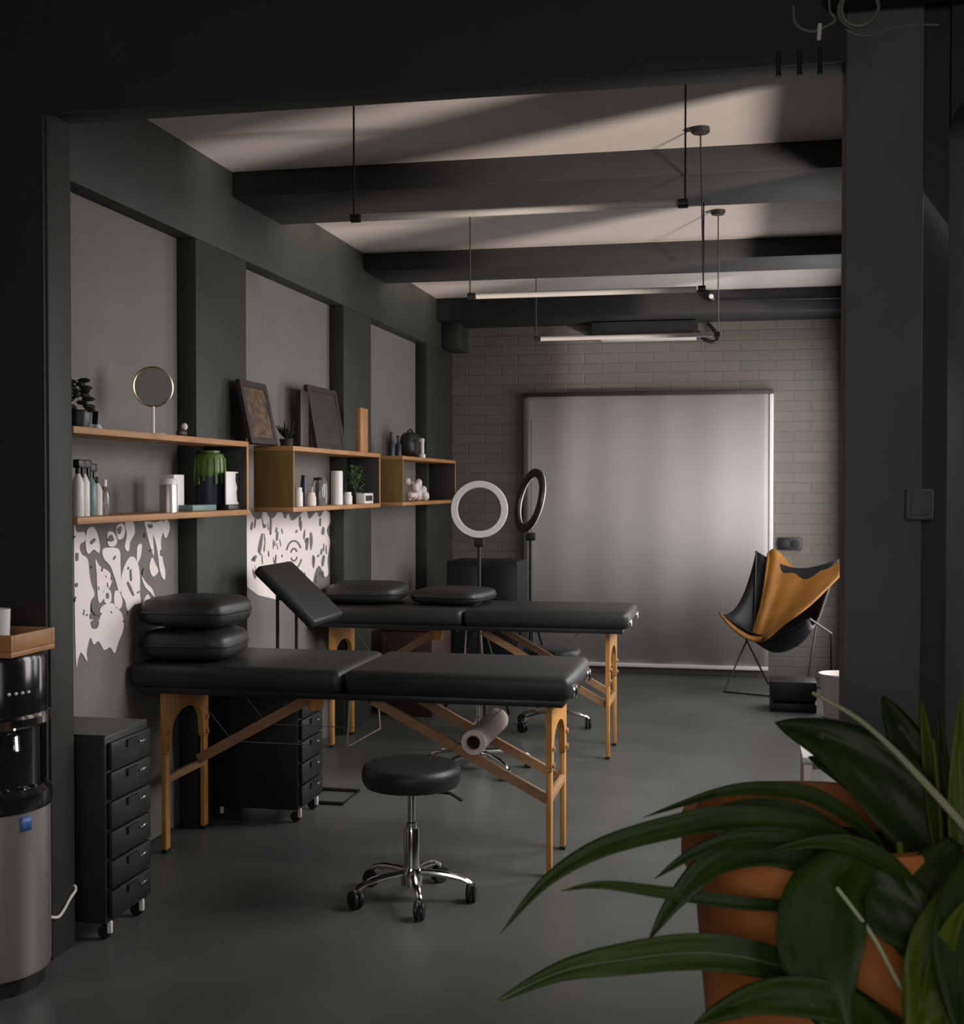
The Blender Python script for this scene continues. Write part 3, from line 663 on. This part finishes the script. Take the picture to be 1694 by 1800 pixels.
# ================================================================== DRAWER CABINETS
def cabinet(label):
    D, W, H0, H1 = .42, .28, .055, .635
    t = thing('drawer_cabinet', label, 'drawer cabinet', (0, 0, 0), 'black drawer cabinets on wheels')
    MB().box(-D, -.012, 0, W, H0, H1, .006).build('body', 'cabinet_metal', t)
    MB().box(-D + .004, -.014, .004, W - .004, H1, H1 + .003).build('top', 'cabinet_top_lit', t)  # thin sheet lighter than the body, light on the top put into its colour
    hh = (H1 - H0 - .03) / 6
    for k in range(6):
        z = H0 + .012 + hh * k
        dr = MB().box(-.011, .004, .012, W - .012, z + .004, z + hh - .004, .003).build('drawer', 'cabinet_metal', t)
        MB().prism([(.004, W * .38, z + hh * .62), (.004, W * .62, z + hh * .62), (.004, W * .62, z + hh * .88), (.004, W * .38, z + hh * .88)], (.006, 0, 0)).build('pull', 'black_metal', dr)
        MB().box(.004, .012, W * .66, W * .82, z + hh * .60, z + hh * .68, .002).build('label_holder', 'chrome', dr)
    for x in (-D + .04, -.035):
        for y in (.035, W - .035):
            cs = MB().lathe([(0, -.009), (.02, -.009), (.022, -.004), (.022, .004), (.02, .009), (0, .009)], (x, y, .022), 16, Matrix.Rotation(R(90), 3, 'X')).build('caster', 'black_plastic', t)
            MB().box(x + .012, x + .027, y - .011, y + .002, .020, .058, .003).build('fork_glint', 'white_plastic', cs)  # coloured white to paint the glint on the caster
            
    return t
c1 = cabinet('black six drawer cabinet on wheels beside the end wall and water dispenser')
c2 = dup(c1, (-1.775, 4.90, 0), 'black six drawer cabinet on wheels behind the brace of the nearer massage table')
c1.location = (-1.885, 3.50, 0)

# ================================================================== RING LIGHTS on tripods
def ring_light(label, x, y, zc, r, yaw, tilt=0, wh=.044):
    t = thing('ring_light', label, 'ring light', (x, y, 0), 'ring lights on tripods')
    m3 = Matrix.Rotation(yaw, 3, 'Z') @ Matrix.Rotation(R(90 + tilt), 3, 'X')
    c = Vector((x, y, zc))
    MB().lathe([(r - wh, .0), (r - wh * .9, .010), (r - wh * .1, .010), (r, .0), (r - wh, .0)], c, 48, m3).build('diffuser', 'ring_white', t)
    MB().lathe([(r - wh - .002, .0), (r + .003, .0), (r + .003, -.018), (r - wh * .2, -.024), (r - wh * .8, -.024), (r - wh - .002, -.018), (r - wh - .002, 0)], c, 48, m3).build('housing', 'black_plastic', t)
    MB().box(x - .03, x + .03, y - .015, y + .02, zc - r - .05, zc - r + .0, .004).build('bracket', 'black_plastic', t)
    MB().tube([(x, y, zc - r - .04), (x, y, .20)], .011, 10).build('pole', 'black_metal', t)
    MB().tube([(x, y, .62), (x, y, .66)], .02, 10).build('collar', 'black_plastic', t)
    for k in range(3):
        a = 2 * pi * k / 3 + .9
        MB().tube([(x, y, .64), (x + .24 * cos(a), y + .24 * sin(a), .012)], .009, 8).build('leg', 'black_metal', t)
ring_light('white ring light facing the camera left of the blind', -1.520, 7.30, 1.263, .172, 0.15)
ring_light('ring light turned edge on with its dark side showing by the blind', -1.312, 7.92, 1.308, .205, R(122), 13, .046)

# dark furniture along the back, seen between the tables
t = thing('black_cabinet', 'low black cabinet behind the farther massage table', 'cabinet', (-1.68, 8.35, 0))
MB().box(-1.92, -1.44, 8.15, 8.55, .06, .90, .008).build('body', 'black_metal', t)
for k in range(2): MB().box(-1.905 + .235 * k, -1.69 + .235 * k, 8.135, 8.149, .09, .87, .004).build('door', 'cabinet_metal', t)
for k in range(2):
    for yy in (8.18, 8.52): MB().box(-1.90 + .40 * k, -1.86 + .40 * k, yy - .02, yy + .02, 0, .06).build('foot', 'black_plastic', t)
t = thing('storage_box', 'dark brown storage box on the floor beneath the far end of the farther table', 'box', (-1.98, 7.6, 0))
MB().box(-2.14, -1.82, 7.35, 7.85, 0, .52, .01).build('body', 'brown_box', t)
MB().box(-2.15, -1.81, 7.34, 7.86, .52, .56, .008).build('lid', 'brown_box', t)

# ================================================================== BUTTERFLY CHAIR with mustard throw
BL, BR, FL, FR = Vector((.115, 9.02, .945)), Vector((.66, 8.85, .90)), Vector((-.12, 8.72, .52)), Vector((.44, 8.30, .55))
ch = thing('butterfly_chair', 'black butterfly chair with thin rod legs in front of the blind', 'chair', (.28, 8.70, 0))
def sling(u, v):
    p = BL * (1 - u) * (1 - v) + BR * u * (1 - v) + FL * (1 - u) * v + FR * u * v
    s, q = 4 * u * (1 - u), 4 * v * (1 - v)
    p.z -= .085 * s * (1 - v) + .13 * s * v + (.20 if u > .5 else .20 - .08 * (1 - 2 * u)) * q + .10 * s * q
    c = Vector((.30, 8.68, p.z)); k = .14 * (q * (1 - s) * (1 if u > .5 else .25) + s * (1 - q))
    return p.lerp(c, k)
MB().grid([[sling(i / 16, j / 16) for i in range(17)] for j in range(17)]).build('sling', 'black_canvas', ch, 60, thick=.008)
fr = MB()
for a, b in ((BL, FR), (BR, FL)):
    pass
feet = [Vector((-.10, 8.62, .008)), Vector((.42, 8.42, .008)), Vector((.20, 9.05, .008)), Vector((.62, 8.90, .008))]
for n_, pts in (('rod_frame', [BL, Vector((.10, 8.80, .45)), feet[0], feet[1], Vector((.50, 8.62, .45)), BR]), ('rod_frame', [FL, Vector((.02, 8.84, .40)), feet[2], feet[3], Vector((.60, 8.62, .42)), FR])):
    MB().tube(pts, .0075, 8).build(n_, 'black_metal', ch)
# throw: a hide draped over the sling, back edge sagging between two high corners
def T(px, py, y): return at_y(px, py, y)
back = smoothpts([T(1349, 972, 8.97), T(1361, 965, 8.98), T(1376, 978, 8.96), T(1395, 997, 8.93), T(1425, 1007, 8.88), T(1455, 1000, 8.83), T(1482, 985, 8.78)], 4)
front = smoothpts([T(1318, 1124, 8.60), T(1326, 1127, 8.56), T(1336, 1128, 8.52), T(1352, 1120, 8.48), T(1378, 1097, 8.47), T(1425, 1062, 8.50), T(1480, 1008, 8.70)], 4)
leftm = [T(1346, 1035, 8.86), T(1340, 1085, 8.72)]
P = []
for j in range(13):
    v = j / 12; row = []
    for i in range(len(back)):
        u = i / (len(back) - 1); p = back[i].lerp(front[i], v)
        bow = (1 - u) * 4 * v * (1 - v)
        p.z -= .05 * 4 * v * (1 - v) * (1 - u) * (1 if v < .6 else .8) ; p.x += .012 * bow; p.y += .05 * 4 * v * (1 - v) * sin(u * pi)
        p.y += .012 * sin(u * 21 + 1.5 * v) * (1 - v * .5)
        row.append(p)
    P.append(row)
th = tag(MB().grid(P).build('throw', 'mustard', None, 60, thick=.012), 'mustard brown hide throw draped over the black butterfly chair', 'throw')
up_ = smoothpts([T(1264, 1076, 8.70), T(1280, 1092, 8.66), T(1300, 1108, 8.62), T(1322, 1119, 8.59), T(1340, 1118, 8.56)], 5)
lo_ = smoothpts([T(1266, 1081, 8.64), T(1282, 1100, 8.59), T(1302, 1117, 8.55), T(1324, 1127, 8.53), T(1342, 1127, 8.51)], 5)
MB().grid([up_, lo_]).build('front_flap', 'mustard', th, 60, thick=.010)

# small things on the floor at the right
t = thing('black_crate', 'low black crate on the floor beside the butterfly chair', 'crate', (.36, 8.05, 0))
MB().box(.19, .47, 7.95, 8.20, .0, .055, .006).build('base', 'black_plastic', t)
MB().box(.19, .47, 7.95, 8.20, .075, .19, .006).build('body', 'black_plastic', t)
for xx in (.20, .45): MB().box(xx, xx + .012, 7.96, 8.19, .05, .08).build('runner', 'black_metal', t)
t = thing('waste_bin', 'pale pink tapered bin standing by the column edge', 'bin', (.585, 7.86, 0))
MB().lathe([(0, 0), (.078, 0), (.108, .255), (.112, .262), (.104, .262), (.075, .012), (0, .012)], (.588, 7.86, 0), 28).build('body', 'white_paint', t)
MB().lathe([(.108, .250), (.114, .255), (.114, .266), (.106, .266), (.104, .256)], (.588, 7.86, 0), 28).build('rim', 'white_plastic', t)
q = at_y(1407, 1318, 5.62)
t = thing('low_bench', 'low white topped bench with pale wooden legs behind the large plant', 'bench', (.46, 5.62, 0))
MB().box(q.x, .66, 5.45, 5.78, .225, .252, .004).build('top', 'white_plastic', t)
for xx in (q.x + .005, .62):
    for yy in (5.455, 5.745): MB().box(xx, xx + .036, yy, yy + .03, 0, .225, .003).build('leg', 'paper', t)
MB().box(q.x + .02, .64, 5.60, 5.63, .17, .225).build('rail', 'paper', t)

# ================================================================== WATER DISPENSER at the left edge
dx, dy = -2.065, 3.155
t = thing('water_dispenser', 'water dispenser with steel lower body and black upper body at the left edge', 'water dispenser', (dx, dy, 0))
def dl(prof): return MB().lathe(prof, (dx, dy, 0), 40)
dl([(0, .0), (.145, .0), (.145, .05), (0, .05)]).build('plinth', 'black_plastic', t)
dl([(0, .05), (.160, .05), (.163, .06), (.163, .505), (0, .505)]).build('lower_body', 'steel', t)
dl([(0, .505), (.166, .505), (.170, .52), (.168, .55), (.150, .565), (0, .565)]).build('drip_tray', 'gloss_black', t)
dl([(0, .565), (.135, .565), (.135, .735), (0, .735)]).build('alcove', 'gloss_black', t)
dl([(0, .735), (.160, .735), (.166, .742), (.166, .762), (.160, .77), (0, .77)]).build('band', 'chrome', t)
dl([(0, .77), (.158, .77), (.158, .92), (.150, .935), (0, .935)]).build('upper_body', 'gloss_black', t)
a0 = R(-42)
def on_body(r, a, z): return Vector((dx + r * cos(a), dy + r * sin(a), z))
for k in range(4): MB().superell(.005, .005, .005, on_body(.159, R(-38 + 7 * k), .835), 1, 1, 8, 6).build('button', 'white_plastic', t)
for k in range(2): MB().tube([on_body(.125, R(-62 + 30 * k), .72), on_body(.165, R(-62 + 30 * k), .715), on_body(.168, R(-62 + 30 * k), .68)], .010, 8).build('tap', 'chrome', t)
g = MB()
for k in range(5): g.tube([on_body(.09, R(-70 + 17 * k), .567), on_body(.148, R(-70 + 17 * k), .567)], .004, 5)
g.build('grille', 'chrome', t)
pw = MB(); pw.grid([[on_body(.1645, R(-28 + 12 * i / 6), .455 + .04 * j) for i in range(7)] for j in range(2)])
pw.build('sticker', 'blue_sticker', t, thick=.001)
st = MB(); st.grid([[on_body(.1595, R(-85 + 30 * i / 8), .905 + .018 * j) for i in range(9)] for j in range(2)])
st.build('steel_strip', 'steel', t, thick=.002)
t = thing('wooden_tray', 'small wooden tray on top of the water dispenser', 'tray', (-2.02, 3.13, .937))
MB().box(-2.19, -1.915, 3.03, 3.25, .937, .953, .003).build('base', 'pine', t)
for bx in ((-2.19, -1.915, 3.03, 3.045), (-2.19, -1.915, 3.235, 3.25), (-2.19, -2.175, 3.045, 3.235), (-1.93, -1.915, 3.045, 3.235)): MB().box(*bx, .953, .998, .002).build('side', 'pine', t)
for k, (xx, yy, lab) in enumerate(((-2.085, 3.10, 'left glass tumbler in the wooden tray'), (-1.995, 3.10, 'right white cup in the wooden tray'))):
    MBm = 'white_plastic' if k else 'steel'
    tag(MB().lathe([(0, .0), (.026, 0), (.030, .11), (.027, .11), (.023, .006), (0, .006)], (xx, yy, .953), 20).build('cup', MBm), lab, 'cup', 'cups in the wooden tray')
# white power cord on the end wall
tag(MB().tube(smoothpts([at_x(88, 1612, -1.977), at_x(102, 1612, -1.976), at_x(112, 1600, -1.976), at_x(124, 1578, -1.976), at_x(133, 1564, -1.976), at_x(131, 1556, -1.978)]), .0045, 8).build('power_cord', 'white_plastic'), 'white power cord bending along the end wall beside the first cabinet', 'cord')

# ================================================================== COLUMN and HEADER fittings
a = at_y(1592, 860, JY0 - .03); b = at_y(1640, 914, JY0 - .03)
t = thing('switch_box', 'grey switch box mounted on the column', 'switch', ((a.x + b.x) / 2, JY0, b.z))
MB().box(a.x, b.x, JY0 - .035, JY0 + .031, b.z, a.z, .005).build('box', 'column_paint', t)
MB().box(a.x + .012, b.x - .012, JY0 - .042, JY0 - .035, b.z + .012, a.z - .012, .003).build('rocker', 'column_paint', t)
yc = 2.985
t = thing('cable_coil', 'coiled pale cable hanging on the black beam above the column', 'cable', (.3, yc, 2.62))
co = at_y(1510, 14, yc); cl = MB()
cl.tube([co + Vector((.042 * cos(a) * (1 + .08 * sin(a * .5)), .006 * sin(a * .37), .042 * sin(a))) for a in [4 * pi * k / 60 for k in range(61)]], .0035, 6).build('coil', 'cord_grey', t)
MB().tube(smoothpts([at_y(*q, yc) for q in ((1394, 10), (1396, 35), (1405, 48), (1425, 55), (1440, 51), (1460, 42), (1468, 34), (1458, 18), (1458, -5))]), .0028, 6).build('left_lead', 'cord_grey', t)
MB().tube(smoothpts([at_y(*q, yc) for q in ((1486, 52), (1505, 60), (1530, 62), (1560, 52), (1600, 44), (1650, 44))]), .0022, 6).build('right_lead', 'cord_grey', t)
MB().tube([at_y(1441, 42, yc - .006), at_y(1439, 70, yc - .006)], .005, 8).build('plug', 'white_plastic', t)
for k, (px, l) in enumerate(((1368, 134), (1405, 132), (1441, 130))):
    q = at_y(px, 100, 3.320); e = at_y(px, l, 3.320)
    o = tag(MB().tube([(q.x, 3.320, 2.515), (q.x, 3.320, e.z + .008), (q.x, 3.320, e.z)], [.006, .006, .009], 10).build('threaded_rod', 'black_paint'), '%s of three short dark rods under the header' % ('leftmost', 'middle', 'rightmost')[k], 'rod', 'short rods under the header')

# ================================================================== LARGE PLANT in the foreground
pc = Vector((.155, 2.20, 0)); ZR = .84
pot = thing('potted_palm', 'large broad leaved palm in a terracotta pot in the foreground', 'plant', (pc.x, pc.y, 0))
MB().lathe([(0, 0), (.165, 0), (.17, .02), (.232, .74), (.236, .75), (.250, .755), (.253, .765), (.253, .83), (.248, .84), (.228, .84), (.224, .83), (.222, .76), (.0, .76)], pc, 48).build('pot', 'terracotta', pot)
MB().lathe([(0, .765), (.12, .775), (.2205, .764)], pc, 32).build('soil', 'soil', pot)
def leaf(pix, wmax, m='leaf', fold=.2, y0=2.2, y1=1.9, roll=0.0, tipw=.0, basew=.25, rib=False, face=None):
    n = len(pix); pts = []
    for i, (px, py) in enumerate(pix):
        pts.append(at_y(px, py, y0 + (y1 - y0) * i / (n - 1)))
    pts = smoothpts(pts, 7); k = len(pts); rows = []
    view = Vector(face) if face else Vector((.0, -1.0, .55)).normalized()
    for i, p in enumerate(pts):
        t = i / (k - 1); tg = (pts[min(i + 1, k - 1)] - pts[max(i - 1, 0)]).normalized()
        side = tg.cross(view).normalized(); nrm = side.cross(tg).normalized()
        if roll: 
            q = Matrix.Rotation(roll, 3, tg); side = q @ side; nrm = q @ nrm
        wd = wmax * (basew + (1 - basew) * sin(min(1, t / .45) * pi / 2)) * (1 - max(0, (t - .45) / .55) ** 2.0 * (1 - tipw))
        wd = max(wd, .0012)
        row = []
        for j in range(7):
            s = (j - 3) / 3.0
            row.append(p + side * (wd / 2 * s) + nrm * (abs(s) * wd * fold - .006 * sin(j * 2.1 + t * 9) * (wd / .08)))
        rows.append(row)
    o = MB().grid(rows).build('leaf', m, pot, 70, thick=.0012)
    if rib:
        rb = [p + (_C - p).normalized() * .004 for p in pts]
        MB().tube(rb, [max(.0012, .0022 * (1 - i / k)) for i in range(k)], 6).build('midrib', 'leaf_rib', o)
    return o
def stemline(pix, r0, r1, y0, y1, m='leaf_stem'):
    n = len(pix); pts = smoothpts([at_y(px, py, y0 + (y1 - y0) * i / (n - 1)) for i, (px, py) in enumerate(pix)], 6)
    MB().tube(pts, [r0 + (r1 - r0) * i / (len(pts) - 1) for i in range(len(pts))], 8).build('stem', m, pot)
# upper right: broad leaf, long pale rachis, upright blades
leaf([(1720, 1600), (1650, 1500), (1560, 1385), (1470, 1310), (1362, 1270)], .125, y0=2.15, y1=2.25, fold=.12)
leaf([(1700, 1580), (1650, 1430), (1600, 1320), (1550, 1222)], .085, 'leaf', y0=2.2, y1=2.3, fold=.15)
stemline([(1730, 1500), (1694, 1452), (1620, 1370), (1560, 1308), (1500, 1258), (1428, 1218)], .008, .003, 2.0, 2.15)
leaf([(1690, 1700), (1660, 1500), (1640, 1380), (1618, 1228)], .038, 'leaf_pale', y0=2.1, y1=2.25)
leaf([(1710, 1700), (1675, 1500), (1658, 1380), (1652, 1250)], .030, 'leaf', y0=2.1, y1=2.2)
leaf([(1720, 1700), (1692, 1520), (1684, 1380), (1690, 1215)], .036, 'leaf_pale', y0=2.0, y1=2.1)
leaf([(1660, 1640), (1600, 1480), (1520, 1380), (1420, 1330)], .075, y0=2.2, y1=2.3, fold=.15)
# arching fingers to the left
leaf([(1600, 1580), (1530, 1470), (1440, 1405), (1350, 1388), (1260, 1395), (1130, 1437)], .026, y0=2.1, y1=1.95)
leaf([(1600, 1590), (1520, 1500), (1420, 1450), (1300, 1440), (1200, 1452), (1060, 1490), (960, 1550), (880, 1640)], .038, y0=2.05, y1=1.75, fold=.18)
leaf([(1590, 1600), (1500, 1520), (1400, 1480), (1300, 1475), (1220, 1500), (1150, 1545)], .030, y0=2.0, y1=1.85)
leaf([(1590, 1580), (1520, 1500), (1420, 1432), (1330, 1415), (1230, 1435), (1180, 1450)], .022, y0=2.08, y1=1.95)
leaf([(1570, 1620), (1460, 1540), (1360, 1500), (1260, 1515), (1190, 1580), (1140, 1652)], .046, y0=1.98, y1=1.85)
leaf([(1560, 1640), (1440, 1600), (1300, 1588), (1170, 1570), (1060, 1556), (985, 1566)], .020, y0=1.98, y1=1.8)
leaf([(1620, 1640), (1560, 1560), (1500, 1525), (1430, 1535), (1370, 1590)], .03, y0=1.97, y1=1.9)
leaf([(1660, 1640), (1590, 1545), (1520, 1495), (1440, 1480), (1340, 1500)], .028, y0=1.95, y1=1.88)
# lower leaves
leaf([(1620, 1830), (1480, 1745), (1360, 1695), (1230, 1675), (1090, 1688), (980, 1710), (866, 1764)], .052, y0=1.95, y1=1.7, fold=.15, rib=True)
leaf([(1520, 1500), (1460, 1560), (1440, 1650), (1450, 1740), (1490, 1850)], .125, y0=1.93, y1=1.78, fold=.10, basew=.35)
leaf([(1480, 1520), (1540, 1570), (1600, 1630), (1650, 1690)], .10, 'leaf', y0=1.95, y1=1.9, fold=.12)
leaf([(1680, 1480), (1620, 1560), (1600, 1640), (1625, 1700)], .085, 'leaf', y0=2.0, y1=1.9, fold=.12)
leaf([(1700, 1540), (1660, 1640), (1630, 1740), (1600, 1830)], .085, 'leaf_pale', y0=1.9, y1=1.8, fold=.14)
leaf([(1730, 1480), (1700, 1580), (1680, 1700), (1690, 1830)], .075, 'leaf', y0=1.9, y1=1.75, fold=.14)
leaf([(1600, 1850), (1480, 1770), (1340, 1755), (1220, 1800)], .055, y0=1.85, y1=1.75)
leaf([(1640, 1850), (1640, 1760), (1660, 1660), (1700, 1580)], .035, 'leaf_pale', y0=1.85, y1=1.8)
stemline([(1470, 1560), (1530, 1640), (1580, 1730), (1630, 1810)], .003, .0035, 1.86, 1.85)
stemline([(1640, 1800), (1610, 1700), (1590, 1560), (1580, 1480)], .007, .005, 1.95, 2.0, 'leaf_pale')
stemline([(1665, 1800), (1650, 1640), (1655, 1480), (1640, 1300)], .007, .003, 1.98, 2.15, 'leaf_pale')
